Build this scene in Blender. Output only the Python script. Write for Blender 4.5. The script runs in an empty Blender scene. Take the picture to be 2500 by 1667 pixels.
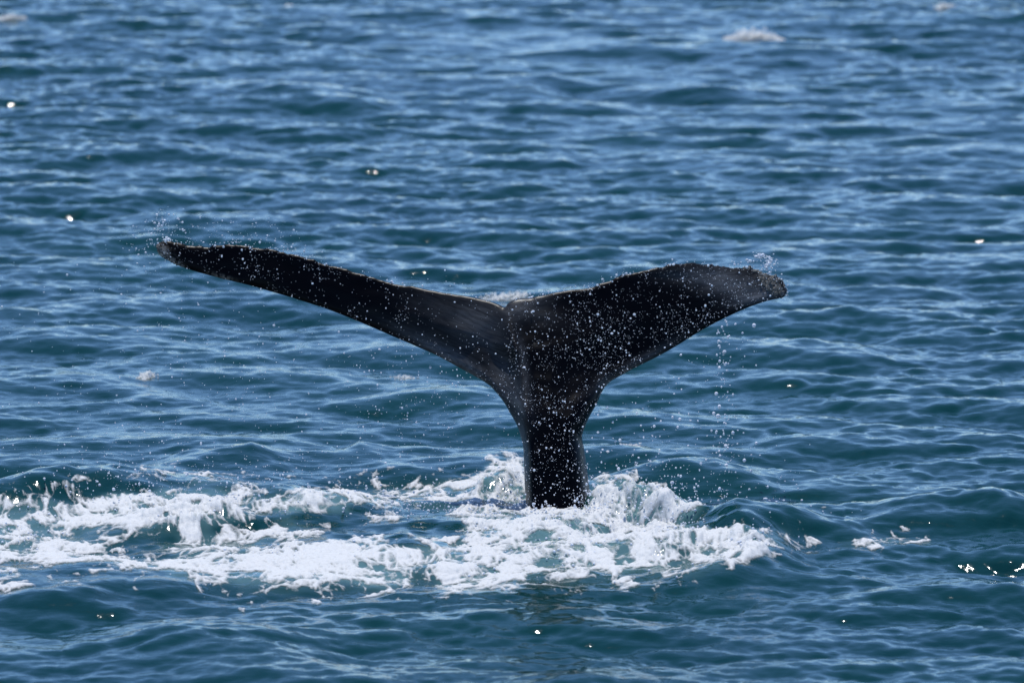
import bpy, math
import numpy as np
from mathutils import Vector
from mathutils.geometry import delaunay_2d_cdt

S = bpy.context.scene
COL = S.collection
R = math.radians
rng = np.random.default_rng(11)

# ------------------------------------------------------------------ camera, sky, sun, exposure
CAM_H, PITCH, FOCAL = 7.0, 8.4, 206.0
cd = bpy.data.cameras.new('camera'); cam = bpy.data.objects.new('camera', cd); COL.objects.link(cam)
cam.location = (0, 0, CAM_H); cam.rotation_euler = (R(90 - PITCH), 0, 0)
cd.lens = FOCAL; cd.sensor_width = 36; cd.clip_start = 0.5; cd.clip_end = 12000
cd.dof.use_dof = True; cd.dof.focus_distance = 39.85; cd.dof.aperture_fstop = 2.5
S.camera = cam

SUN_EL, SUN_AZ = 72.0, -10.0            # sun stands high beyond the whale, a little to the left
w = bpy.data.worlds.new('World'); S.world = w; w.use_nodes = True
nt = w.node_tree; nt.nodes.clear()
sky = nt.nodes.new('ShaderNodeTexSky'); sky.sky_type = 'NISHITA'; sky.sun_disc = False
sky.sun_elevation = R(SUN_EL); sky.sun_rotation = R(SUN_AZ); sky.air_density = 0.7; sky.dust_density = 0.0; sky.ozone_density = 8.0
bg = nt.nodes.new('ShaderNodeBackground'); bg.inputs[1].default_value = 0.15
wo = nt.nodes.new('ShaderNodeOutputWorld')
nt.links.new(sky.outputs[0], bg.inputs[0]); nt.links.new(bg.outputs[0], wo.inputs[0])
sl = bpy.data.lights.new('sun', 'SUN'); sl.energy = 3.1; sl.angle = R(0.5); sl.color = (1.0, 0.975, 0.94)
sun = bpy.data.objects.new('sun', sl); COL.objects.link(sun)
sd = Vector((math.sin(R(SUN_AZ)) * math.cos(R(SUN_EL)), math.cos(R(SUN_AZ)) * math.cos(R(SUN_EL)), math.sin(R(SUN_EL))))
sun.rotation_euler = sd.to_track_quat('Z', 'Y').to_euler()
S.view_settings.view_transform = 'Standard'; S.view_settings.look = 'None'
S.view_settings.gamma = 1; S.view_settings.use_curve_mapping = False
S.view_settings.exposure = 0.26

# ------------------------------------------------------------------ map of the place: survey pixel <-> water plane
FP = 2500 * FOCAL / 36.0
CP, SP = math.cos(R(PITCH)), math.sin(R(PITCH))
def ground_to_map(x, y, z=0.0):
    """world point -> survey coordinates of the photograph (2500 wide)"""
    dz = z - CAM_H
    f = y * CP - dz * SP
    u = y * SP + dz * CP
    return 1250 + FP * x / f, 833.5 - FP * u / f
def map_to_ground(px, py):
    a = (px - 1250) / FP; b = -(py - 833.5) / FP
    dy = CP + b * SP; dz = -SP + b * CP
    t = -CAM_H / dz
    return a * t, dy * t
def at_depth(px, py, Y):
    a = (np.asarray(px, float) - 1250) / FP; b = -(np.asarray(py, float) - 833.5) / FP
    dy = CP + b * SP; dz = -SP + b * CP
    t = Y / dy
    return a * t, Y + 0 * t, CAM_H + dz * t

# ------------------------------------------------------------------ numeric noise
def value_noise(x, y, seed=0):
    r = np.random.default_rng(seed); T = r.random((256, 256)).astype(np.float32)
    xi = np.floor(x).astype(np.int64); yi = np.floor(y).astype(np.int64)
    fx = (x - xi); fy = (y - yi)
    fx = fx * fx * fx * (fx * (fx * 6 - 15) + 10); fy = fy * fy * fy * (fy * (fy * 6 - 15) + 10)
    x0 = xi & 255; x1 = (xi + 1) & 255; y0 = yi & 255; y1 = (yi + 1) & 255
    a = T[x0, y0] * (1 - fx) + T[x1, y0] * fx
    b = T[x0, y1] * (1 - fx) + T[x1, y1] * fx
    return a * (1 - fy) + b * fy
def fbm(x, y, octaves=4, seed=0, gain=0.5):
    s = 0; a = 1.0; n = 0
    for o in range(octaves):
        ca, sa = math.cos(0.7 * o), math.sin(0.7 * o)
        s = s + a * value_noise((x * ca - y * sa) * 2 ** o + 17.3 * o, (x * sa + y * ca) * 2 ** o + 5.1 * o, seed + o)
        n += a; a *= gain
    return s / n
def billow(x, y, octaves=4, seed=0, gain=0.5):
    s = 0; a = 1.0; n = 0
    for o in range(octaves):
        ca, sa = math.cos(0.9 * o + .3), math.sin(0.9 * o + .3)
        v = value_noise((x * ca - y * sa) * 2 ** o + 3.3 * o, (x * sa + y * ca) * 2 ** o + 9.1 * o, seed + o)
        s = s + a * np.abs(2 * v - 1); n += a; a *= gain
    return s / n
def worley(x, y, seed=0):
    """F1 and F2 distances of a jittered cell pattern"""
    r = np.random.default_rng(seed); TX = r.random((128, 128)); TY = r.random((128, 128))
    xi = np.floor(x).astype(np.int64); yi = np.floor(y).astype(np.int64)
    f1 = np.full(x.shape, 9.0); f2 = np.full(x.shape, 9.0)
    for i in (-1, 0, 1):
        for j in (-1, 0, 1):
            cx = xi + i; cy = yi + j
            dx = cx + TX[cx & 127, cy & 127] - x; dy = cy + TY[cx & 127, cy & 127] - y
            d = np.sqrt(dx * dx + dy * dy)
            f2 = np.minimum(f2, np.maximum(f1, d)); f1 = np.minimum(f1, d)
    return f1, f2
def sstep(a, b, x):
    t = np.clip((x - a) / (b - a), 0, 1); return t * t * (3 - 2 * t)

# ------------------------------------------------------------------ wave tiles
def wave_tile(L, N, lmin, lmax, slope, seed, wind, spread, power=4.0):
    r = np.random.default_rng(seed)
    k1 = 2 * np.pi * np.fft.fftfreq(N, L / N)
    kx, ky = np.meshgrid(k1, k1, indexing='ij')
    k = np.hypot(kx, ky); k[0, 0] = 1
    lam = 2 * np.pi / k
    amp = k ** (-power / 2) * np.exp(-(lmin / lam) ** 2 * 1.0) * np.exp(-(lam / lmax) ** 2)
    c = (kx * math.cos(wind) + ky * math.sin(wind)) / k
    amp = amp * (spread + (1 - spread) * np.abs(c) ** 2.0)
    amp[0, 0] = 0
    F = amp * (r.normal(size=k.shape) + 1j * r.normal(size=k.shape))
    h = np.fft.ifft2(F).real
    sx = np.fft.ifft2(1j * kx * F).real; sy = np.fft.ifft2(1j * ky * F).real
    s = slope / math.sqrt((sx ** 2 + sy ** 2).mean())
    dx = np.fft.ifft2(-1j * kx / k * F).real; dy = np.fft.ifft2(-1j * ky / k * F).real
    return [L, N] + [(q * s).astype(np.float32) for q in (h, dx, dy)]
def sample(tile, x, y):
    L, N = tile[:2]
    u = x / L * N; v = y / L * N
    ui = np.floor(u).astype(np.int64); vi = np.floor(v).astype(np.int64)
    fu = (u - ui).astype(np.float32); fv = (v - vi).astype(np.float32)
    u0 = ui % N; u1 = (ui + 1) % N; v0 = vi % N; v1 = (vi + 1) % N
    out = []
    for T in tile[2:]:
        out.append((T[u0, v0] * (1 - fu) + T[u1, v0] * fu) * (1 - fv) + (T[u0, v1] * (1 - fu) + T[u1, v1] * fu) * fv)
    return out
TILE_L = wave_tile(43.0, 1024, 0.50, 2.9, 0.108, 5, R(80), 0.25, 4.0)
TILE_M = wave_tile(29.0, 2048, 0.12, 0.75, 0.126, 8, R(105), 0.35, 4.0)
TILE_S = wave_tile(9.7, 1024, 0.05, 0.24, 0.118, 3, R(70), 0.5, 4.0)

# ridges pushed up by the whale: (points on the map, height m, half width towards camera m, away m)
RIDGES = [
    ([(-260, 1262), (60, 1240), (300, 1226), (520, 1232), (760, 1236), (980, 1228)], [0.10, 0.20, 0.24, 0.19, 0.12, 0.04], 0.42, 0.7),
    ([(1120, 1212), (1190, 1205), (1240, 1203), (1290, 1206)], [0.03, 0.10, 0.17, 0.10], 0.20, 0.25),
    ([(1660, 1318), (1800, 1308), (1930, 1302), (2080, 1306), (2200, 1316)], [0.04, 0.19, 0.19, 0.10, 0.02], 0.45, 0.5),
    ([(2060, 1275), (2240, 1268), (2420, 1262), (2600, 1270)], [0.03, 0.12, 0.15, 0.06], 0.6, 0.6),
    ([(1600, 1440), (1740, 1410), (1830, 1392), (1900, 1382), (2000, 1384)], [0.02, 0.08, 0.14, 0.10, 0.02], 0.35, 0.6),
    ([(-60, 1480), (90, 1476), (230, 1462), (300, 1448)], [0.05, 0.06, 0.07, 0.02], 0.22, 0.4),
    ([(150, 1600), (420, 1580), (640, 1600), (900, 1640)], [0.02, 0.12, 0.10, 0.02], 0.55, 0.7),
    ([(340, 1128), (470, 1122), (620, 1122), (740, 1130)], [0.01, 0.09, 0.11, 0.01], 0.4, 0.5),
    ([(820, 1106), (880, 1100), (960, 1108)], [0.01, 0.08, 0.01], 0.35, 0.5),
    ([(1450, 1178), (1600, 1160), (1750, 1160), (1900, 1172)], [0.02, 0.12, 0.12, 0.02], 0.45, 0.55),
    ([(880, 1345), (980, 1338), (1090, 1345)], [0.02, 0.07, 0.03], 0.35, 0.5),
    # swells further out
    ([(220, 236), (500, 240), (760, 246), (960, 262)], [0.03, 0.09, 0.13, 0.02], 0.8, 1.0),
    ([(1300, 122), (1650, 128), (1900, 130), (2200, 140)], [0.03, 0.08, 0.08, 0.01], 0.7, .9),
    ([(2080, 46), (2300, 52), (2600, 60)], [0.04, 0.13, 0.10], .9, 1.1),
    ([(1120, 226), (1280, 230), (1400, 232)], [0.03, 0.12, 0.03], 0.8, 1.0),
]
def ridge_field(x, y):
    z = np.zeros_like(x)
    for pts, hs, wf, wb in RIDGES:
        g = [map_to_ground(px, py) for px, py in pts]
        gx = np.array([q[0] for q in g]); gy = np.array([q[1] for q in g])
        cy = np.interp(x, gx, gy); hh = np.interp(x, gx, hs, left=0, right=0)
        ex = sstep(gx[0] - .3, gx[0] + .4, x) * (1 - sstep(gx[-1] - .4, gx[-1] + .3, x))
        hh = hh * ex
        cy = cy + 0.18 * (fbm(x * 1.3, x * 0 + gy[0], 2, 77) - .5)
        hh = hh * (0.75 + 0.5 * fbm(x * 2.1, y * .4 + gy[0], 2, 78))
        d = y - cy
        z = z + np.where(d < 0, hh * np.exp(-(d / wf) ** 2), hh * np.exp(-(d / wb) ** 2))
    return z

# foam lay-out
FOAM_MAP = [   # how thick the foam lies, 0..9: one row each 20 map units down from 1110, one figure each 50 across
    '00000000000000000000000000000000000000000000000',
    '00000000000000000000000044000000000000000000000',
    '00000333300000000000000088000220000000000000000',
    '00003333335522222233333888800770000000000000000',
    '11111111444444444666777777700999900000000000000',
    '22222233777774488886666666600999990000000000000',
    '77755999999998888886666666600999990000000000000',
    '66666999999998866611126666666999999000000000000',
    '77777999997774400055000666699999994030302000000',
    '99777755555222550000000777999999999774411111110',
    '88866633366636661100011777999999999888322466660',
    '77888333556666447773335888888888889999330444440',
    '88886333366677788899999999999999955888000000000',
    '55477776699999999999999999999999955533000000000',
    '33255588888888888888559999999995555533000000000',
    '66111111667777788888446665555554444330000000000',
    '44111113333344444444226633334444422000000000000',
    '00000000002222222221114442222000000000000000000',
    '00000000000011111000000220000000000000000000000',
    '00000000000000000000000000000000000000000000000',
]
FMAP = np.array([[int(c) for c in r_] for r_ in FOAM_MAP], float).T / 9.0
TURB = [(430, 1250, 200, 26, .75), (120, 1245, 160, 22, .5), (720, 1225, 170, 18, .5), (1240, 1180, 90, 40, .8), (1180, 1290, 90, 40, .45), (1540, 1240, 160, 60, 1.0), (1400, 1290, 160, 40, .7), (1620, 1310, 160, 34, .9), (1790, 1330, 120, 34, .9), (1480, 1350, 200, 26, .35), (780, 1350, 200, 24, .2), (980, 1275, 70, 14, .6), (30, 1300, 70, 18, .4)]
def foam_fields(x, y):
    """density of foam (0..1) and churn (0..1) at a place on the water, raised or not"""
    z = ridge_field(x, y) + heap_height(x, y, False)
    px, py = ground_to_map(x, y, z)
    px = px + 46 * (fbm(x * 2.6, y * 1.6, 3, 21) - .5) * 2; py = py + 11 * (fbm(x * 2.4, y * 1.3, 3, 31) - .5) * 2
    u = np.clip(px / 50.0, 0, FMAP.shape[0] - 1.001); v = np.clip((py - 1110) / 20.0, 0, FMAP.shape[1] - 1.001)
    ui = u.astype(int); vi = v.astype(int); fu = u - ui; fv = v - vi
    fu = fu * fu * (3 - 2 * fu); fv = fv * fv * (3 - 2 * fv)
    dens = (FMAP[ui, vi] * (1 - fu) + FMAP[ui + 1, vi] * fu) * (1 - fv) + (FMAP[ui, vi + 1] * (1 - fu) + FMAP[ui + 1, vi + 1] * fu) * fv
    dens = dens * sstep(-360, -20, px)      # beyond the photo's edge the trail thins out
    turb = np.zeros_like(x)
    for cx, cy, rx, ry, wgt in TURB:
        turb = np.maximum(turb, wgt * np.exp(-((px - cx) / rx) ** 2 - ((py - cy) / ry) ** 2))
    return dens, turb
def churn_height(x, y, dens, turb):
    """lumps of churned water"""
    b = 1 - billow(x * 2.4, y * 1.9, 4, 40, .5)
    c = 1 - billow(x * 7.0, y * 5.5, 3, 50, .55)
    e = sstep(.35, .95, dens)
    return e * turb * (0.10 * (b - .62) + 0.07 * (c - .5))
# the splash heaps: (cx, cy on the map, height, rx m, ry m)
HEAPS = [(1300, 1258, .04, .10, .10), (1345, 1262, .05, .10, .10), (1395, 1262, .06, .12, .12), (1440, 1250, .09, .08, .12), (1475, 1250, .17, .20, .22), (1560, 1262, .18, .26, .25), (1630, 1275, .16, .18, .25), (1690, 1292, .10, .16, .25),
         (1235, 1200, .08, .12, .20), (1190, 1208, .05, .14, .2), (1790, 1345, .12, .30, .45), (1650, 1330, .10, .5, .7), (1400, 1290, .05, .5, .5),
         (430, 1290, .12, .32, .3), (520, 1280, .09, .3, .3), (350, 1300, .06, .25, .3), (720, 1262, .05, .35, .25), (90, 1262, .04, .45, .3), (30, 1325, .05, .3, .3)]
def heap_height(x, y, rough=True):
    z = np.zeros_like(x)
    for cx, cy, h, rx, ry in HEAPS:
        gx, gy = map_to_ground(cx, cy)
        q = ((x - gx) / rx) ** 2 + ((y - gy) / ry) ** 2
        z = np.maximum(z, h * np.exp(-q * 1.1))
    if not rough: return z
    n = 1 - billow(x * 4.0, y * 2.6, 4, 60, .6)
    return z * (0.55 + 0.78 * n)

def sea_surface(x, y, fine=1.0, churn=None):
    """rest position -> displaced position of the water"""
    gust = 0.30 + 1.35 * fbm(x * 0.16, y * 0.07, 2, 90)
    calm = 1.0
    a = sample(TILE_L, x, y)
    c = math.cos(.31); s = math.sin(.31)
    b0 = sample(TILE_M, x * c - y * s, x * s + y * c)
    c2 = math.cos(-.47); s2 = math.sin(-.47)
    d0 = sample(TILE_S, x * c2 - y * s2, x * s2 + y * c2)
    bx = b0[1] * c + b0[2] * s; by = -b0[1] * s + b0[2] * c
    dx_ = d0[1] * c2 + d0[2] * s2; dy_ = -d0[1] * s2 + d0[2] * c2
    g = gust * fine
    lean = .5 * a[0] + .6 * b0[0] * g      # wind from beyond: crests lean towards the boat
    X = x + .8 * (a[1] + bx * g + .5 * dx_ * g) + .25 * lean; Y = y + .8 * (a[2] + by * g + .5 * dy_ * g) - lean
    px_, py_ = ground_to_map(x, y)
    stir = np.exp(-((px_ - 820) / 900) ** 4 - ((py_ - 1285) / 85) ** 4)      # water stirred by the whale
    Z = a[0] + b0[0] * g + d0[0] * g * (1 + .5 * stir)
    Z = Z + ridge_field(x, y)
    if churn is not None:
        dens, turb = churn
        Z = Z + churn_height(x, y, dens, turb) + heap_height(x, y)
    return X, Y, Z

# ------------------------------------------------------------------ mesh helpers
def mesh_from(name, co, quads=None, tris=None, mat=None, parent=None, smooth=True):
    me = bpy.data.meshes.new(name)
    nq = 0 if quads is None else len(quads); ntri = 0 if tris is None else len(tris)
    me.vertices.add(len(co)); me.vertices.foreach_set('co', np.asarray(co, np.float32).ravel())
    loops = []; starts = []; p = 0
    if nq: loops.append(np.asarray(quads).ravel()); starts.append(np.arange(nq) * 4); p = nq * 4
    if ntri: loops.append(np.asarray(tris).ravel()); starts.append(p + np.arange(ntri) * 3)
    loops = np.concatenate(loops).astype(np.int32); starts = np.concatenate(starts).astype(np.int32)
    me.loops.add(len(loops)); me.loops.foreach_set('vertex_index', loops)
    me.polygons.add(len(starts)); me.polygons.foreach_set('loop_start', starts)
    me.update(calc_edges=True); me.validate()
    if smooth: me.polygons.foreach_set('use_smooth', np.ones(len(me.polygons), bool))
    if mat: me.materials.append(mat)
    o = bpy.data.objects.new(name, me); COL.objects.link(o)
    if parent: o.parent = parent
    return o
def attr(o, name, vals):
    a = o.data.attributes.new(name, 'FLOAT', 'POINT'); a.data.foreach_set('value', np.asarray(vals, np.float32).ravel())
def tag(o, label=None, cat=None, kind=None, group=None):
    if label: o['label'] = label
    if cat: o['category'] = cat
    if kind: o['kind'] = kind
    if group: o['group'] = group
def new_mat(name):
    m = bpy.data.materials.new(name); m.use_nodes = True
    n = m.node_tree; n.nodes.clear(); return m, n
def N(n, t, **k):
    q = n.nodes.new(t)
    for a, b in k.items():
        if a.startswith('i_'): q.inputs[a[2:].replace('_', ' ')].default_value = b
        else: setattr(q, a, b)
    return q

# ------------------------------------------------------------------ materials
def mat_sea():
    m, n = new_mat('sea_water'); L = n.links.new
    out = N(n, 'ShaderNodeOutputMaterial'); p = N(n, 'ShaderNodeBsdfPrincipled')
    p.inputs['IOR'].default_value = 1.333
    at = N(n, 'ShaderNodeAttribute', attribute_name='aeration')
    tc = N(n, 'ShaderNodeTexCoord')
    no = N(n, 'ShaderNodeTexNoise'); no.inputs['Scale'].default_value = 0.35; no.inputs['Detail'].default_value = 3
    L(tc.outputs['Object'], no.inputs['Vector'])
    deep = N(n, 'ShaderNodeMix', data_type='RGBA'); deep.inputs[6].default_value = (0.0018, 0.030, 0.040, 1); deep.inputs[7].default_value = (0.0016, 0.041, 0.036, 1)
    L(no.outputs[0], deep.inputs[0])
    mx = N(n, 'ShaderNodeMix', data_type='RGBA'); mx.inputs[7].default_value = (0.16, 0.30, 0.31, 1)
    L(deep.outputs[2], mx.inputs[6]); L(at.outputs['Fac'], mx.inputs[0]); L(mx.outputs[2], p.inputs['Base Color'])
    mp = N(n, 'ShaderNodeMapping'); mp.inputs['Scale'].default_value = (0.7, 1.1, 1); L(tc.outputs['Object'], mp.inputs[0])
    r1 = N(n, 'ShaderNodeTexNoise'); r1.inputs['Scale'].default_value = 9; r1.inputs['Detail'].default_value = 4; r1.inputs['Roughness'].default_value = .55
    L(mp.outputs[0], r1.inputs['Vector'])
    bp = N(n, 'ShaderNodeBump'); bp.inputs['Strength'].default_value = 0.65; bp.inputs['Distance'].default_value = 0.011
    L(r1.outputs[0], bp.inputs['Height']); L(bp.outputs[0], p.inputs['Normal'])
    p.inputs['Roughness'].default_value = 0.07
    L(p.outputs[0], out.inputs[0]); return m
def mat_foam():
    m, n = new_mat('sea_foam'); L = n.links.new
    out = N(n, 'ShaderNodeOutputMaterial'); p = N(n, 'ShaderNodeBsdfPrincipled')
    p.inputs['Base Color'].default_value = (0.86, 0.86, 0.84, 1); p.inputs['Roughness'].default_value = 0.55
    tr = N(n, 'ShaderNodeBsdfTranslucent'); tr.inputs[0].default_value = (0.78, 0.84, 0.86, 1)
    mx = N(n, 'ShaderNodeMixShader'); mx.inputs[0].default_value = 0.2
    at = N(n, 'ShaderNodeAttribute', attribute_name='cover')
    tc = N(n, 'ShaderNodeTexCoord')
    no = N(n, 'ShaderNodeTexNoise'); no.inputs['Scale'].default_value = 42; no.inputs['Detail'].default_value = 5; no.inputs['Roughness'].default_value = .7
    L(tc.outputs['Object'], no.inputs['Vector'])
    ad = N(n, 'ShaderNodeMath', operation='MULTIPLY_ADD'); L(no.outputs[0], ad.inputs[0]); ad.inputs[1].default_value = 1.0; L(at.outputs['Fac'], ad.inputs[2])
    mr = N(n, 'ShaderNodeMapRange'); mr.inputs[1].default_value = 0.62; mr.inputs[2].default_value = 1.50; mr.inputs[4].default_value = 0.98; L(ad.outputs[0], mr.inputs[0])
    bp = N(n, 'ShaderNodeBump'); bp.inputs['Strength'].default_value = 0.5; bp.inputs['Distance'].default_value = 0.014
    L(no.outputs[0], bp.inputs['Height']); L(bp.outputs[0], p.inputs['Normal']); L(bp.outputs[0], tr.inputs['Normal'])
    L(p.outputs[0], mx.inputs[1]); L(tr.outputs[0], mx.inputs[2])
    tp = N(n, 'ShaderNodeBsdfTransparent'); m2 = N(n, 'ShaderNodeMixShader')
    L(mr.outputs[0], m2.inputs[0]); L(tp.outputs[0], m2.inputs[1]); L(mx.outputs[0], m2.inputs[2]); L(m2.outputs[0], out.inputs[0])
    return m
def mat_drop():
    m, n = new_mat('water_drop'); L = n.links.new
    out = N(n, 'ShaderNodeOutputMaterial'); p = N(n, 'ShaderNodeBsdfPrincipled')
    p.inputs['Base Color'].default_value = (0.93, 0.95, 1, 1); p.inputs['Roughness'].default_value = 0.12; p.inputs['IOR'].default_value = 1.333
    p.inputs['Transmission Weight'].default_value = 0.72
    tl = N(n, 'ShaderNodeBsdfDiffuse'); tl.inputs[0].default_value = (.93, .95, 1, 1); ms = N(n, 'ShaderNodeMixShader'); ms.inputs[0].default_value = .8
    L(p.outputs[0], ms.inputs[1]); L(tl.outputs[0], ms.inputs[2]); L(ms.outputs[0], out.inputs[0]); return m
def mat_skin():
    m, n = new_mat('whale_skin'); L = n.links.new
    out = N(n, 'ShaderNodeOutputMaterial'); p = N(n, 'ShaderNodeBsdfPrincipled')
    tc = N(n, 'ShaderNodeTexCoord')
    gr = N(n, 'ShaderNodeAttribute', attribute_name='sheen_mottle'); pt = N(n, 'ShaderNodeAttribute', attribute_name='patch')
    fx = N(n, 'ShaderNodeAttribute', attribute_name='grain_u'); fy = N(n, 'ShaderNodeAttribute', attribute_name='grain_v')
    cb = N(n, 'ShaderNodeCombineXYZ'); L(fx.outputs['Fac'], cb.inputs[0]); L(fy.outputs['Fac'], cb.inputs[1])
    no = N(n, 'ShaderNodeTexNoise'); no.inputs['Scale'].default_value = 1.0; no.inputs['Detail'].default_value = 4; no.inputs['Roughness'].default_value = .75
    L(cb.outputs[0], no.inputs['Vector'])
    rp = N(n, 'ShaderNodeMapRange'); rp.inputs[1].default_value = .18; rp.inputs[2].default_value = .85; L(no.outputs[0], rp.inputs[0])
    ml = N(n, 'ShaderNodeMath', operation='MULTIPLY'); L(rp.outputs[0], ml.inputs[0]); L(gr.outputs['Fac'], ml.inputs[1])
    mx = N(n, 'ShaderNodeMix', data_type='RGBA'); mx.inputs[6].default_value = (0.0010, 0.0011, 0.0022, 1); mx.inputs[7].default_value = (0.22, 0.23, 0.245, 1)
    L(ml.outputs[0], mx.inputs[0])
    n2 = N(n, 'ShaderNodeTexNoise'); n2.inputs['Scale'].default_value = 38; n2.inputs['Detail'].default_value = 4; L(tc.outputs['Object'], n2.inputs['Vector'])
    m2 = N(n, 'ShaderNodeMapRange'); m2.inputs[1].default_value = .4; m2.inputs[2].default_value = .62; L(n2.outputs[0], m2.inputs[0])
    m3 = N(n, 'ShaderNodeMath', operation='MULTIPLY'); L(m2.outputs[0], m3.inputs[0]); L(pt.outputs['Fac'], m3.inputs[1])
    mx2 = N(n, 'ShaderNodeMix', data_type='RGBA'); mx2.inputs[7].default_value = (0.42, 0.37, 0.31, 1)
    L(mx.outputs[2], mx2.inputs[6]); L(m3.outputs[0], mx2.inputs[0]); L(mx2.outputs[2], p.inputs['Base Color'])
    p.inputs['Roughness'].default_value = 0.30; p.inputs['IOR'].default_value = 1.36; p.inputs['Specular IOR Level'].default_value = 0.12
    bp = N(n, 'ShaderNodeBump'); bp.inputs['Strength'].default_value = 0.18; bp.inputs['Distance'].default_value = 0.002
    L(n2.outputs[0], bp.inputs['Height']); L(bp.outputs[0], p.inputs['Normal'])
    L(p.outputs[0], out.inputs[0]); return m
def mat_barnacle():
    m, n = new_mat('barnacle'); L = n.links.new
    out = N(n, 'ShaderNodeOutputMaterial'); p = N(n, 'ShaderNodeBsdfPrincipled'); tc = N(n, 'ShaderNodeTexCoord')
    no = N(n, 'ShaderNodeTexNoise'); no.inputs['Scale'].default_value = 60; no.inputs['Detail'].default_value = 3; L(tc.outputs['Object'], no.inputs['Vector'])
    mx = N(n, 'ShaderNodeMix', data_type='RGBA'); mx.inputs[6].default_value = (0.03, 0.03, 0.028, 1); mx.inputs[7].default_value = (0.20, 0.19, 0.165, 1)
    L(no.outputs[0], mx.inputs[0]); L(mx.outputs[2], p.inputs['Base Color']); p.inputs['Roughness'].default_value = .5
    L(p.outputs[0], out.inputs[0]); return m
def mat_froth():
    m, n = new_mat('froth'); L = n.links.new
    out = N(n, 'ShaderNodeOutputMaterial'); d = N(n, 'ShaderNodeBsdfDiffuse'); t = N(n, 'ShaderNodeBsdfTranslucent'); x = N(n, 'ShaderNodeMixShader')
    d.inputs[0].default_value = (.9, .9, .88, 1); t.inputs[0].default_value = (.9, .9, .88, 1); x.inputs[0].default_value = .5
    L(d.outputs[0], x.inputs[1]); L(t.outputs[0], x.inputs[2]); L(x.outputs[0], out.inputs[0]); return m
M_FROTH = mat_froth()
M_SEA, M_FOAM, M_DROP, M_SKIN, M_BARN = mat_sea(), mat_foam(), mat_drop(), mat_skin(), mat_barnacle()

# ------------------------------------------------------------------ the sea: one sheet to the horizon, finest where the whale is
HALF = 8.2
dense_a = np.linspace(-R(HALF), R(HALF), 780)
side = R(HALF) + (math.pi - R(HALF)) * (np.linspace(0, 1, 70)[1:] ** 2.5)
ang = np.concatenate([-side[::-1], dense_a, side])
rr = [3.0]
while rr[-1] < 5000:
    r = rr[-1]
    if r < 28: st = 0.5
    elif r < 31: st = 0.10
    elif r < 46: st = 0.034 + (r - 31) * 0.0014
    elif r < 96: st = 0.055 + (r - 46) * 0.0013
    else: st = (r - 96) * 0.06 + 0.10
    rr.append(r + st)
rr = np.array(rr)
A, RR = np.meshgrid(ang, rr, indexing='ij')
gx = (np.sin(A) * RR).ravel(); gy = (np.cos(A) * RR).ravel()
fine = (1 + .3 * sstep(45, 78, RR.ravel())) * (1 - sstep(96, 130, RR.ravel())) * (1 - sstep(R(HALF + 1), R(HALF + 7), np.abs(A.ravel()))) * sstep(20, 31, RR.ravel())
swell = (1 - sstep(150, 500, RR.ravel())) * (1 - .7 * sstep(R(HALF + 5), R(40), np.abs(A.ravel())))
near = (np.abs(gx) < 7) & (gy > 30) & (gy < 50)
dens = np.zeros_like(gx); turb = np.zeros_like(gx)
dens[near], turb[near] = foam_fields(gx[near], gy[near])
X, Y, Z = sea_surface(gx, gy, fine, None)
ch = np.zeros_like(gx); ch[near] = churn_height(gx[near], gy[near], dens[near], turb[near]) + heap_height(gx[near], gy[near])
Z = (Z * swell) + ch
X = gx + (X - gx) * swell; Y = gy + (Y - gy) * swell
NA, NR = len(ang), len(rr)
idx = np.arange(NA * NR).reshape(NA, NR)
q = np.stack([idx[:-1, :-1], idx[:-1, 1:], idx[1:, 1:], idx[1:, :-1]], -1).reshape(-1, 4)[:, ::-1]
sea = mesh_from('sea', np.stack([X, Y, Z], 1), quads=q, mat=M_SEA)
tag(sea, kind='structure')
aer = sstep(.25, .9, dens) * (0.2 + .8 * fbm(gx * 2.2, gy * 1.4, 3, 97))
attr(sea, 'aeration', np.clip(aer, 0, 1) * .8)
print('sea quads', len(q))

# ------------------------------------------------------------------ foam churned up round the whale
fa = np.linspace(-R(7.6), R(5.0), 1280); fr = []
r = 33.6
while r < 43.6:
    fr.append(r); r += 0.017
fr = np.array(fr)
A, RR = np.meshgrid(fa, fr, indexing='ij')
gx = (np.sin(A) * RR).ravel(); gy = (np.cos(A) * RR).ravel()
dens, turb = foam_fields(gx, gy)
# lace: cell walls of foam with holes of clear water, stretched by the churning
wx = gx + .12 * (fbm(gx * 2.5, gy * 2.0, 3, 101) - .5) * 2; wy = gy + .20 * (fbm(gx * 2.2, gy * 1.6, 3, 111) - .5) * 2
f1, f2 = worley(wx * 2.6, wy * 1.5, 7); lace = 1 - np.clip((f2 - f1) * 2.2, 0, 1)
f1, f2 = worley(wx * 7.5, wy * 4.2, 9); lace2 = 1 - np.clip((f2 - f1) * 2.0, 0, 1)
nz = fbm(wx * 3.2, wy * 1.7, 5, 120, .6)
f1, f2 = worley(wx * 19, wy * 9, 12); lace3 = 1 - np.clip((f2 - f1) * 1.8, 0, 1)
streak = fbm(wx * 2.2 + wy * .3, wy * 6.5, 4, 140, .6)
hf = fbm(wx * 9, wy * 5, 5, 150, .65)
cover = dens * 1.22 - .74 + (lace - .5) * .60 + (lace2 - .5) * .42 + (lace3 - .5) * .44 + (nz - .5) * .9 + (hf - .5) * 2.1 + (streak - .5) * 1.0
cover = np.where(dens < .04, -1, cover)
cv = np.clip((cover + .18) / .62, 0, 1)
X, Y, Z = sea_surface(gx, gy, 1.0, (dens, turb))
Z = Z + 0.004 + 0.016 * np.clip(cover, 0, 1) + turb * cv * (0.040 * (1 - billow(gx * 9, gy * 7, 4, 130, .65)) - .020)
NA, NR = len(fa), len(fr)
idx = np.arange(NA * NR).reshape(NA, NR)
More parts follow.
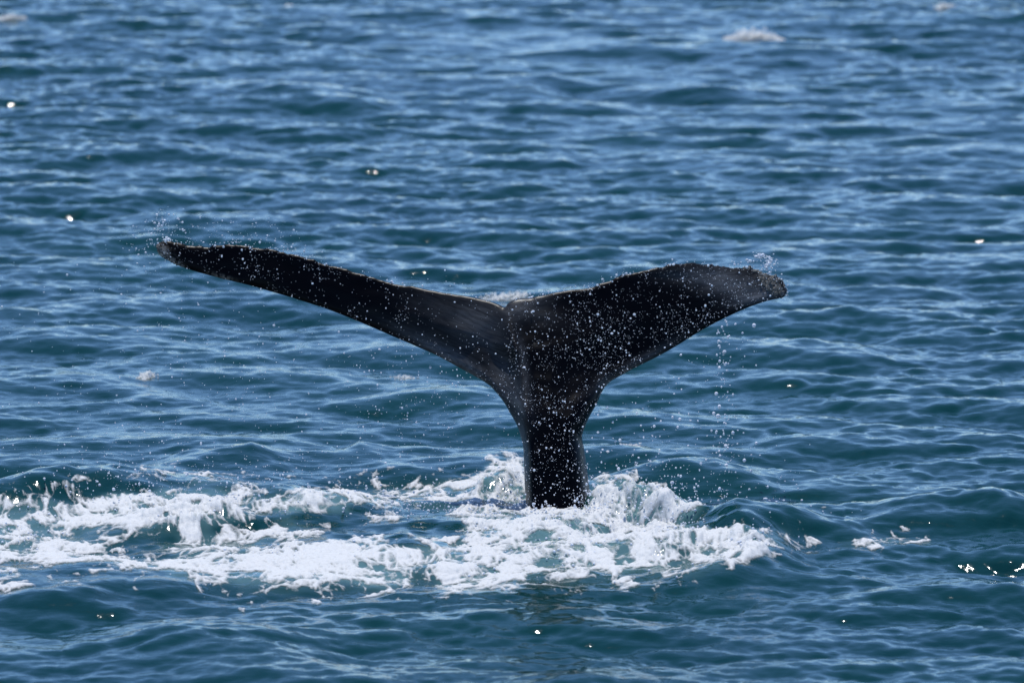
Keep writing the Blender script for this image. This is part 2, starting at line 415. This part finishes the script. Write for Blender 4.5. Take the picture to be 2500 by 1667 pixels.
q = np.stack([idx[:-1, :-1], idx[:-1, 1:], idx[1:, 1:], idx[1:, :-1]], -1).reshape(-1, 4)[:, ::-1]
keep = cv[q].max(1) > 0.01
q = q[keep]; used = np.unique(q); remap = -np.ones(NA * NR, np.int64); remap[used] = np.arange(len(used))
foam = mesh_from('foam', np.stack([X, Y, Z], 1)[used], quads=remap[q], mat=M_FOAM)
attr(foam, 'cover', cv[used])
tag(foam, 'white churned sea foam trailing left from the base of the whale tail', 'foam', 'stuff')
print('foam quads', len(q))

# ------------------------------------------------------------------ the whale: tail stock and flukes as one body
TOP = [(382.5,604),(385,597),(396,591),(411,590),(442,595),(468,600),(495,602.6),(526,601.5),(534,598.5),(579,599.5),(618,602.6),(656,608),(694,616.7),(733,626.3),(771,637),(809,648),(847,658),(886,670),(924,682),(962,692),(1000,699),(1039,706.5),(1077,713.5),(1115,719),(1153,726),(1192,735.5),(1218,744),(1230,750),
       (1236,747),(1241,740),(1255,732),(1273,728),(1295,726.5),(1310,722),(1331,720),(1353,715),(1386,709),(1419,705),(1448,700),(1462,692.7),(1481,690),(1499,683.6),(1520,673),(1550,665.4),(1586,656.4),(1622,650),(1637,645.4),(1666,643),(1695,643),(1731,646.5),(1768,651),(1804,654.5),(1822,655),(1833,654),(1851,658),(1873,669),(1895,677),(1909,687),(1916,702),(1916.5,716),(1911,725.5),(1899,729)]
BOT = [(1877,733.8),(1840,745.4),(1804,760),(1768,777),(1731,796),(1695,817),(1659,839.5),(1622,861),(1586,880),(1550,898),(1513,918),(1491,931),(1477,945.4),(1468,960),(1459,982),(1444.5,1007),(1433,1030),(1424,1054),(1421.5,1070),(1427,1101),(1433,1142),(1436,1170),(1441,1206),(1448,1237),(1458,1290),(1470,1350),
       (1272,1350),(1281,1290),(1284,1231),(1281.5,1193),(1280,1155),(1278.8,1117),(1276,1084),(1270,1062),(1262,1038),(1247,1011),(1228,979),(1207,953),(1190,937),(1153,915),(1115,894),(1077,873),(1039,855),(1000,838),(962,822),(924,805.5),(886,789),(847,773),(809,758),(771,745),(733,733),(694,721),(656,709.7),(618,699),(579,689),(541,680),(503,670),(465,659),(434,647.5),(411,636),(392,625),(385,615)]
PXM = 357.0
W0 = 39.5
def resample(pts, step):
    P = np.array(pts, float); P = np.vstack([P, P[:1]])
    n = len(pts)
    out = []
    for i in range(n):
        p0, p1, p2, p3 = P[(i - 1) % n], P[i], P[(i + 1) % n], P[(i + 2) % n]
        L_ = np.hypot(*(p2 - p1)); k = max(1, int(round(L_ / step)))
        for t in np.arange(k) / k:
            out.append(0.5 * ((2 * p1) + (p2 - p0) * t + (2 * p0 - 5 * p1 + 4 * p2 - p3) * t * t + (-p0 + 3 * p1 - 3 * p2 + p3) * t ** 3))
    return np.array(out)
OUT = resample(TOP + BOT, 3.2)
# ragged trailing edge: small nicks and knobs
e = np.roll(OUT, -1, 0) - np.roll(OUT, 1, 0); e /= np.linalg.norm(e, axis=1)[:, None] + 1e-9
nrm = np.stack([e[:, 1], -e[:, 0]], 1)
arc = np.cumsum(np.hypot(*(OUT - np.roll(OUT, 1, 0)).T))
upper = np.zeros(len(OUT)); nt_ = int(np.argmin(np.hypot(OUT[:, 0] - 1899, OUT[:, 1] - 729)))
upper[:nt_] = 1
tipy = sstep(1430, 1520, OUT[:, 0]) + sstep(1150, 700, OUT[:, 0])
tipr = sstep(1800, 1840, OUT[:, 0])
knob = (fbm(arc * .06, arc * 0, 3, 201, .7) - .5) * 8.0 * np.clip(tipy, 0, 1) + (billow(arc * .045, arc * 0, 3, 202, .6) - .3) * 6 * tipr + (fbm(arc * .02, arc * 0, 2, 207) - .5) * 3
OUT = OUT + nrm * (knob * upper + .6 * (fbm(arc * .05, arc * 0, 2, 203) - .5))[:, None]
def edge_dist(P, poly):
    a = poly; b = np.roll(poly, -1, 0); best = np.full(len(P), 1e9)
    for i in range(0, len(a)):
        ab = b[i] - a[i]; t = np.clip(((P - a[i]) @ ab) / (ab @ ab + 1e-12), 0, 1)
        d = np.hypot(*(P - (a[i] + t[:, None] * ab)).T); np.minimum(best, d, out=best)
    return best
def inside(P, poly):
    x, y = P.T; c = np.zeros(len(P), bool); a = poly; b = np.roll(poly, -1, 0)
    for (x1, y1), (x2, y2) in zip(a, b):
        m = ((y1 > y) != (y2 > y)); xi = (x2 - x1) * (y - y1) / (y2 - y1 + 1e-12) + x1
        c ^= m & (x < xi)
    return c
stepg = 4.6
GX, GY = np.meshgrid(np.arange(375, 1925, stepg), np.arange(580, 1352, stepg))
GX = GX + (np.arange(GX.shape[0]) % 2)[:, None] * stepg / 2
P = np.stack([GX.ravel(), GY.ravel()], 1) 
P = P[inside(P, OUT)]; D = edge_dist(P, OUT); P = P[D > 7.5]
rings = []
for off in (0.5, 1.6, 3.2, 5.4):
    Q = OUT - nrm * off
    Q = Q[inside(Q, OUT)]; Q = Q[edge_dist(Q, OUT) > off * .85]; rings.append(Q)
PT = np.vstack([OUT] + rings + [P]); no_ = len(OUT)
vv = [Vector((float(a), float(b))) for a, b in PT]
res = delaunay_2d_cdt(vv, [], [list(range(no_))], 1, 1e-5)
V = np.array([[v.x, v.y] for v in res[0]]); T = np.array([f for f in res[2] if len(f) == 3])
DE = edge_dist(V, OUT)
is_edge = DE < 1e-3
KEEL = np.array([(1234, 700), (1236, 760), (1250, 820), (1268, 880), (1281, 960), (1288, 1040), (1291, 1120), (1293, 1200), (1295, 1360)], float)
def keel_x(py): return np.interp(py, KEEL[:, 1], KEEL[:, 0])
def centre_depth(px, py):
    """how far the middle sheet of the tail stands from the whale's base, metres"""
    kx = keel_x(py)
    left = np.clip((kx - px) / PXM, 0, 9); right = np.clip((px - kx) / PXM, 0, 9)
    fl = 1 - sstep(900, 1040, py)
    # mid line of each fluke
    ml = np.interp(px, [385, 600, 850, 1100, 1230], [605, 645, 716, 800, 850]); mr = np.interp(px, [1235, 1450, 1650, 1900], [850, 800, 745, 700])
    vl = (py - ml) / PXM; vr = (py - mr) / PXM
    c = np.zeros_like(px)
    c = c + fl * np.where(px < kx, 0.30 * left - 0.05 * left ** 2 + 0.10 * vl * sstep(.1, .9, left), 0)
    c = c + fl * np.where(px >= kx, 0.06 * right + 0.05 * right ** 2 - 0.30 * vr * sstep(1.05, 1.8, right) + .10 * vr * sstep(.1, .6, right), 0)
    c = c + .16 * left * (1 - fl)
    return c + 0.46 * ((1240 - py) / PXM)     # the tail leans away from the boat
def half_thick(px, py, d):
    dm = d / PXM
    stock = sstep(820, 1050, py)
    Rr = 0.035 * (1 - stock) + 0.14 * stock
    edge = np.sqrt(np.clip(1 - (1 - np.clip(dm / Rr, 0, 1)) ** 2, 0, 1))
    t_fl = 0.020 + 0.0 * dm; root = np.exp(-((px - 1290) / 260.) ** 2) 
    body = (0.022 + 0.19 * np.clip(dm, 0, .35) ** 1.15 * (.5 + 1.1 * root)) * (1 - stock) + 0.23 * stock
    return edge * body
HT = half_thick(V[:, 0], V[:, 1], DE); CD = centre_depth(V[:, 0], V[:, 1])
kd = (V[:, 0] - keel_x(V[:, 1])) / PXM
ridge = 0.055 * np.exp(-(kd / 0.055) ** 2) * sstep(735, 860, V[:, 1]) * np.clip(DE / 14, 0, 1)
valley = -0.05 * np.exp(-((kd + .14) / 0.10) ** 2) * sstep(780, 900, V[:, 1]) * (1 - sstep(950, 1060, V[:, 1])) * np.clip(DE / 20, 0, 1)
bumps = (fbm(V[:, 0] * .011, V[:, 1] * .016, 3, 220) - .5) * 0.035 * np.clip(DE / 25, 0, 1)
front = W0 + CD - HT - ridge - valley + bumps; back = W0 + CD + HT + ridge * .8 + bumps
# perspective-true placement: every outline point keeps its own distance
xf, yf, zf = at_depth(V[:, 0], V[:, 1], front)
xb, yb, zb = at_depth(V[:, 0], V[:, 1], W0 + CD)
k = (back - W0 - CD)
xb, yb, zb = at_depth(V[:, 0], V[:, 1], W0 + CD + k)
nv = len(V); bi = np.where(is_edge, np.arange(nv), np.arange(nv) + nv)
co = np.vstack([np.stack([xf, yf, zf], 1), np.stack([xb, yb, zb], 1)])
a_, b_, c_ = V[T[:, 0]], V[T[:, 1]], V[T[:, 2]]
crs = (b_[:, 0] - a_[:, 0]) * (c_[:, 1] - a_[:, 1]) - (b_[:, 1] - a_[:, 1]) * (c_[:, 0] - a_[:, 0])
T = np.where((crs > 0)[:, None], T[:, ::-1], T)      # map y runs down, so this faces the viewer
allT = np.vstack([T, bi[T][:, ::-1]])
used = np.unique(allT); remap = -np.ones(2 * nv, np.int64); remap[used] = np.arange(len(used))
whale = bpy.data.objects.new('whale', None); COL.objects.link(whale)
bx, by, bz = at_depth(1345, 1240, W0); whale.location = (float(bx), float(by), 0)
tag(whale, 'black whale tail raised upright out of the churned foam, water running off its flukes', 'whale')
co_l = co - np.array(whale.location)
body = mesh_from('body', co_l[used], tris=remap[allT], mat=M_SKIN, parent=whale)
V2 = np.vstack([V, V])[used]; D2 = np.concatenate([DE, DE])[used]
px, py = V2.T
sheen_mott = np.zeros(len(V2))  # grey wet sheen painted into the skin colour, with scratches and water film
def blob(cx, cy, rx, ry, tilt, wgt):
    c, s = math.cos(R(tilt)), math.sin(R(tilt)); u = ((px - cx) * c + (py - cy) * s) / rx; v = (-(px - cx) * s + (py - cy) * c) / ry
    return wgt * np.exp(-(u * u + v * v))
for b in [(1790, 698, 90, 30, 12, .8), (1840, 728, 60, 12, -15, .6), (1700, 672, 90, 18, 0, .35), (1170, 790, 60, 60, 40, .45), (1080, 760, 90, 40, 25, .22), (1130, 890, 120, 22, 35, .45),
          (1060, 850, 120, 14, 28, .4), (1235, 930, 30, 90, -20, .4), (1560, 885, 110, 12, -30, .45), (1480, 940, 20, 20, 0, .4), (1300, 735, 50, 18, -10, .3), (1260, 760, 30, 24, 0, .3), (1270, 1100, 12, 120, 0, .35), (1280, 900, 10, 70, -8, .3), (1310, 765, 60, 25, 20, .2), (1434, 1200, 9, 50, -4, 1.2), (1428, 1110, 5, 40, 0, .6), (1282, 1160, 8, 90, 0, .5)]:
    sheen_mott += blob(*b)
attr(body, 'sheen_mottle', np.clip(sheen_mott, 0, 1))
pat = blob(1437, 1212, 5, 34, -6, .9) + blob(393, 622, 16, 24, -35, 1.6) + blob(418, 640, 26, 8, 30, 1.1) + blob(540, 676, 30, 5, 15, .5) + blob(1880, 690, 30, 18, 40, .45) + blob(1305, 838, 6, 4, 0, .3)
attr(body, 'patch', np.clip(pat, 0, 1))
stk = sstep(860, 1040, py)
mlv = np.interp(px, [385, 600, 850, 1100, 1230, 1450, 1650, 1900], [605, 645, 716, 800, 850, 800, 745, 700])
gu = (px * (1 - stk) + py * stk) / PXM; gv = ((py - mlv) * (1 - stk) + (px - keel_x(py)) * stk) / PXM
attr(body, 'grain_u', gu * 8); attr(body, 'grain_v', gv * 55)

# barnacles: little ribbed cones with a hole, crowded on the fluke tips
def cone_verts():
    n_ = 7; a = np.arange(n_) * 2 * np.pi / n_
    ringv = lambda r_, z_: np.stack([np.cos(a) * r_, np.sin(a) * r_, np.full(n_, z_)], 1)
    v = np.vstack([ringv(1, -.2), ringv(.72, .55), ringv(.40, .75), ringv(.30, .35)])
    f = []
    for r_ in range(3):
        for i in range(n_):
            f.append((r_ * n_ + i, r_ * n_ + (i + 1) % n_, (r_ + 1) * n_ + (i + 1) % n_, (r_ + 1) * n_ + i))
    return v, np.array(f)
BV, BF = cone_verts()
def front_at(pxs, pys):
    d = edge_dist(np.stack([pxs, pys], 1), OUT)
    Yd = W0 + centre_depth(pxs, pys) - half_thick(pxs, pys, d)
    return np.stack(at_depth(pxs, pys, Yd), 1), d
def barnacles(name, pts, sizes, label):
    g = np.array(pts, float)
    pos, d = front_at(g[:, 0], g[:, 1])
    dx, _ = front_at(g[:, 0] + 1.5, g[:, 1]); dy, _ = front_at(g[:, 0], g[:, 1] - 1.5)
    vs, fs = [], []
    for i in range(len(g)):
        t1 = dx[i] - pos[i]; t1 /= np.linalg.norm(t1); t2 = dy[i] - pos[i]; t2 /= np.linalg.norm(t2)
        nn = np.cross(t1, t2); nn /= np.linalg.norm(nn)
        if nn[1] > 0: nn = -nn
        t2 = np.cross(nn, t1); s_ = sizes[i]
        vs.append(pos[i] + s_ * (BV[:, :1] * t1 + BV[:, 1:2] * t2 + BV[:, 2:] * nn * .9)); fs.append(BF + len(BV) * i)
    o = mesh_from(name, np.vstack(vs) - np.array(whale.location), quads=np.vstack(fs), mat=M_BARN, parent=whale, smooth=False)
    o['label'] = label; o['kind'] = 'stuff'
rb = []
while len(rb) < 190:
    p_ = np.array([rng.uniform(1815, 1918), rng.uniform(650, 732)])
    u = (p_[0] - 1884) * .72 + (p_[1] - 694) * .69; v = -(p_[0] - 1884) * .69 + (p_[1] - 694) * .72
    if inside(p_[None], OUT)[0] and ((u / 40) ** 2 + (v / 17) ** 2 < 1 or edge_dist(p_[None], OUT)[0] < 5 and p_[1] < 700): rb.append(p_)
barnacles('barnacle_crust', rb, rng.uniform(.006, .014, 190), 'grey barnacle crust on the tip of the right fluke')
lb = []
while len(lb) < 90:
    p_ = np.array([rng.uniform(378, 450), rng.uniform(588, 655)])
    if inside(p_[None], OUT)[0]:
        d_ = edge_dist(p_[None], OUT)[0]
        if d_ < 13 and (p_[1] > 600 + (p_[0] - 383) * .3): lb.append(p_)
barnacles('barnacle_crust', lb, rng.uniform(.004, .009, 90), 'pale brown barnacle crust on the tip of the left fluke')

# ------------------------------------------------------------------ drops of water in the air
def ico(level):
    t = (1 + 5 ** .5) / 2
    v = [(-1, t, 0), (1, t, 0), (-1, -t, 0), (1, -t, 0), (0, -1, t), (0, 1, t), (0, -1, -t), (0, 1, -t), (t, 0, -1), (t, 0, 1), (-t, 0, -1), (-t, 0, 1)]
    f = [(0, 11, 5), (0, 5, 1), (0, 1, 7), (0, 7, 10), (0, 10, 11), (1, 5, 9), (5, 11, 4), (11, 10, 2), (10, 7, 6), (7, 1, 8), (3, 9, 4), (3, 4, 2), (3, 2, 6), (3, 6, 8), (3, 8, 9), (4, 9, 5), (2, 4, 11), (6, 2, 10), (8, 6, 7), (9, 8, 1)]
    v = [np.array(p) / np.linalg.norm(p) for p in v]
    for _ in range(level):
        mid = {}; nf = []
        def mp(a, b):
            k_ = (min(a, b), max(a, b))
            if k_ not in mid:
                m_ = v[a] + v[b]; v.append(m_ / np.linalg.norm(m_)); mid[k_] = len(v) - 1
            return mid[k_]
        for a, b, c in f:
            ab, bc, ca = mp(a, b), mp(b, c), mp(c, a); nf += [(a, ab, ca), (b, bc, ab), (c, ca, bc), (ab, bc, ca)]
        f = nf
    return np.array(v), np.array(f)
I0, I1 = ico(0), ico(1)
def drops(name, P, rad, label):
    vs, fs, off = [], [], 0
    for lvl, sel in ((I1, rad >= .0042), (I0, rad < .0042)):
        p = P[sel]; r_ = rad[sel]
        if not len(p): continue
        st = 1 + rng.uniform(-.22, .35, (len(p), 3))
        vv_ = p[:, None, :] + lvl[0][None] * (r_[:, None] * st)[:, None, :]
        ff = lvl[1][None] + (np.arange(len(p)) * len(lvl[0]))[:, None, None] + off
        vs.append(vv_.reshape(-1, 3)); fs.append(ff.reshape(-1, 3)); off += len(p) * len(lvl[0])
    o = mesh_from(name, np.vstack(vs), tris=np.vstack(fs), mat=M_DROP)
    tag(o, label, 'water drops', 'stuff'); return o
def radii(n, med=.0026, sig=.42, mx=.0095): return np.clip(med * np.exp(rng.normal(0, sig, n)), .0011, mx)
def place(pxs, pys, Yd):
    return np.stack(at_depth(pxs, pys, Yd), 1)
# drops falling in front of the whale
n = 5200
pxs = rng.uniform(390, 1915, n); pys = rng.uniform(590, 1260, n); Pm = np.stack([pxs, pys], 1)
ins = inside(Pm, OUT); pr = np.where(pxs > 1240, 1.0, .42) * np.where(fbm(pxs * .012, pys * .012, 3, 301) > .42, 1, .45)
pr *= np.where((pxs > 1000) & (pxs < 1235) & (pys < 900), .35, 1)
ok = ins & (rng.random(n) < pr)
# oversample the body
for _ in range(5):
    a2 = rng.uniform(390, 1915, n); b2 = rng.uniform(590, 1260, n); i2 = inside(np.stack([a2, b2], 1), OUT)
    p2 = np.where(a2 > 1240, 1.25, .42) * (0.2 + 1.2 * sstep(.40, .68, fbm(a2 * .014, b2 * .014, 3, 301))) * np.where((a2 > 1000) & (a2 < 1235) & (b2 < 900), .35, 1)
    o2 = i2 & (rng.random(n) < p2)
    pxs = np.concatenate([pxs[ok] if len(ok) == len(pxs) else pxs, a2[o2]]); pys = np.concatenate([pys[ok] if len(ok) == len(pys) else pys, b2[o2]]); ok = np.ones(len(pxs), bool)
d_ = W0 + centre_depth(pxs, pys) - .35 - rng.random(len(pxs)) * .9
kk = rng.random(len(pxs)) < np.where(pys > 1000, .62, 1.0); pxs, pys, d_ = pxs[kk], pys[kk], d_[kk]
rad = radii(len(pxs), .00135, .62, .0080)
drops('water_droplets', place(pxs, pys, d_), rad, 'clear droplets falling in front of the black whale tail')
print('drops on tail', len(pxs))
# thrown off the trailing edges and tips
ed = OUT[:nt_]; pk = rng.integers(0, len(ed), 900); h = rng.exponential(6, 900)
pxs = ed[pk, 0] + rng.normal(0, 6, 900); pys = ed[pk, 1] - h * np.where(ed[pk, 0] < 800, 1.6, .9) + 2
kk = rng.random(900) < np.where((ed[pk, 0] > 800) & (ed[pk, 0] < 1300), .15, .55); pxs, pys = pxs[kk], pys[kk]
cl = []
for cx, cy, sx, sy, m_ in [(400, 560, 28, 22, 60), (392, 540, 10, 12, 18), (560, 565, 60, 18, 60), (650, 575, 50, 18, 50), (450, 570, 60, 25, 40), (1878, 640, 9, 7, 60), (1852, 626, 7, 4, 26), (1866, 626, 5, 3, 16), (1872, 655, 8, 5, 30), (1832, 640, 30, 12, 20), (350, 600, 50, 40, 60), (408, 585, 6, 4, 24)]:
    cl.append(np.stack([rng.normal(cx, sx, m_), rng.normal(cy, sy, m_)], 1))
cl = np.vstack(cl); pxs = np.concatenate([pxs, cl[:, 0]]); pys = np.concatenate([pys, cl[:, 1]])
big = np.stack([np.concatenate([rng.normal(1851, 4, 7), rng.normal(1864, 3, 5), rng.normal(1876, 5, 14), rng.normal(1872, 4, 9), rng.normal(1826, 5, 5), rng.normal(408, 4, 14), rng.normal(394, 6, 6), rng.normal(448, 3, 3)]),
                np.concatenate([rng.normal(625, 2, 7), rng.normal(625, 2, 5), rng.normal(640, 5, 14), rng.normal(653, 4, 9), rng.normal(638, 3, 5), rng.normal(586, 3, 14), rng.normal(545, 5, 6), rng.normal(564, 2, 3)])], 1)
pxs = np.concatenate([pxs, big[:, 0]]); pys = np.concatenate([pys, big[:, 1]])
re_ = radii(len(pxs), .0027, .5, .008); re_[-len(big):] = rng.uniform(.005, .0095, len(big))
drops('water_droplets', place(pxs, pys, W0 + centre_depth(pxs, pys) + rng.normal(-.1, .25, len(pxs))), re_, 'droplets thrown up along the upper edge and tips of the flukes')
# rain of drops beside the tail
n = 2600
pxs = rng.beta(1.2, 1.1, n) * 1300 - 20; pys = rng.normal(1000, 190, n); kk = (pys > 640) & (pys < 1240); pxs, pys = pxs[kk], pys[kk]
kk = rng.random(len(pxs)) < (.4 + 1.2 * sstep(.4, .6, fbm(pxs * .004, pys * .004, 2, 305))); pxs, pys = pxs[kk], pys[kk]
kk = ~inside(np.stack([pxs, pys], 1), OUT); pxs, pys = pxs[kk], pys[kk]
drops('water_droplets', place(pxs, pys, rng.uniform(38.6, 40.4, len(pxs))), radii(len(pxs), .0024, .45, .007), 'fine droplets raining onto the sea below the left fluke')
st = []
for x0, y0, y1, sx, m_ in [(1768, 780, 1280, 14, 200), (1700, 860, 1270, 60, 90), (1600, 930, 1260, 60, 80), (1820, 1050, 1290, 60, 90), (1500, 980, 1230, 40, 40), (1800, 740, 900, 40, 40), (1930, 1150, 1300, 60, 50)]:
    t_ = rng.random(m_); st.append(np.stack([x0 + rng.normal(0, sx, m_) * (.6 + .8 * t_), y0 + (y1 - y0) * t_], 1))
st = np.vstack(st); st = st[~inside(st, OUT)]
drops('water_droplets', place(st[:, 0], st[:, 1], rng.uniform(38.8, 40.0, len(st))), radii(len(st), .0034, .6, .012), 'large clear drops streaming down under the right fluke')
# splash thrown up from the churned water
sp = []
def splash(cx, cy, sx, hgt, m_, Yd=None):
    gx_, gy_ = map_to_ground(cx, cy)
    x_ = gx_ + rng.normal(0, sx, m_); y_ = gy_ + rng.normal(0, .18, m_); z_ = rng.exponential(hgt, m_) + .02
    sp.append(np.stack([x_, y_, z_], 1))
for a in [(1300, 1246, .07, .035, 160), (1350, 1250, .08, .03, 160), (1410, 1252, .06, .05, 160), (1480, 1262, .12, .10, 420), (1560, 1270, .16, .10, 520), (1650, 1285, .12, .09, 420), (1720, 1305, .12, .06, 200), (1820, 1340, .15, .05, 300), (1240, 1206, .12, .07, 260), (1330, 1262, .28, .05, 420),
          (430, 1250, .35, .07, 350), (150, 1240, .45, .08, 600), (300, 1245, .4, .09, 600), (600, 1245, .5, .06, 450), (800, 1235, .35, .05, 250), (1050, 1260, .35, .04, 300), (1900, 1290, .25, .04, 100), (1420, 1270, .08, .05, 150)]:
    splash(*a)
# grains and bubbles standing on the churned foam
m_ = 60000
bx_ = rng.uniform(-4.1, 2.3, m_); by_ = rng.uniform(34.5, 41.2, m_)
dd, tt = foam_fields(bx_, by_)
kk = rng.random(m_) < sstep(.25, .9, dd) * (.06 + .5 * tt) * (.3 + 1.4 * sstep(.4, .6, fbm(bx_ * 2.6, by_ * 1.4, 3, 402)))
bx_, by_, dd, tt = bx_[kk], by_[kk], dd[kk], tt[kk]
X_, Y_, Z_ = sea_surface(bx_, by_, 1.0, (dd, tt))
sp.append(np.stack([X_, Y_, Z_ + .010 + rng.exponential(.010, len(X_)) * tt], 1)); print('grains', len(X_))
sp = np.vstack(sp)
drops('water_droplets', sp, radii(len(sp), .0030, .5, .009), 'spray flung up over the white foam around the base of the tail')
# small breaking crests and froth-built sun glints out on the open water
def whitecap(cx, cy, length, m_, label):
    gx_, gy_ = map_to_ground(cx, cy)
    sc_ = gy_ / 40
    x_ = gx_ + rng.uniform(-.5, .5, m_) * length; length = length * 1.35; x_ = gx_ + (x_ - gx_) * 1.35 + rng.normal(0, .02, m_); y_ = gy_ + rng.normal(0, .06, m_) + .05 * np.sin((x_ - gx_) * 9)
    X_, Y_, Z_ = sea_surface(x_, y_, 1.0)
    env = np.clip(1 - np.abs((x_ - gx_) / length * 2) ** 2, .1, 1)
    h_ = .006 + rng.exponential(.0055 if m_ < 500 else .014, m_) * env * sc_
    r_ = rng.uniform(.005, .013, m_) * sc_ * (.5 + .5 * env)
    # each bit of froth is a small curled flake
    d1 = rng.normal(size=(m_, 3)); d1[:, 2] *= .35; d1 /= np.linalg.norm(d1, axis=1)[:, None]
    d2 = np.cross(d1, rng.normal(size=(m_, 3))); d2 /= np.linalg.norm(d2, axis=1)[:, None]
    d3 = np.cross(d1, d2); c0 = np.stack([X_, Y_, Z_ + h_], 1)
    v_ = []
    for a_i in (-1, 0, 1):
        for b_i in (-1, 1):
            v_.append(c0 + r_[:, None] * (1.3 * a_i * d1 + .8 * b_i * d2 + (.45 * abs(a_i)) * d3))
    v_ = np.stack(v_, 1).reshape(-1, 3)
    f_ = (np.array([[0, 1, 3, 2], [2, 3, 5, 4]])[None] + (np.arange(m_) * 6)[:, None, None]).reshape(-1, 4)
    o = mesh_from('whitecap', v_, quads=f_, mat=M_FROTH); tag(o, label, 'foam', 'stuff')
whitecap(1842, 97, .55, 1500, 'longest white breaking crest far out, upper right of the open sea')
whitecap(20, 50, .30, 104, 'white breaking crest at the far upper left edge of the sea')
whitecap(706, 9, .10, 46, 'white fleck at the very top of the sea above the left fluke')
whitecap(2308, 28, .18, 67, 'white fleck in the far upper right corner of the sea')
whitecap(1232, 733, .30, 240, 'thin line of white foam on the sea right behind the notch of the flukes')
whitecap(357, 919, .10, 78, 'sun glint on a little crest, built as white froth, on the sea below the left fluke, the leftmost')  # white froth flakes stand in for sun glints, here and in the next two
whitecap(980, 922, .11, 62, 'sun glint on a little crest, built as white froth, on the sea just left of the tail stock')
whitecap(1536, 1090, .12, 67, 'sun glint on a little crest, built as white froth, on the sea right of the tail stock')
print('tris', sum(len(o.data.polygons) * (2 if o.name.split('.')[0] in ('sea', 'foam') else 1) for o in S.objects if o.type == 'MESH'))
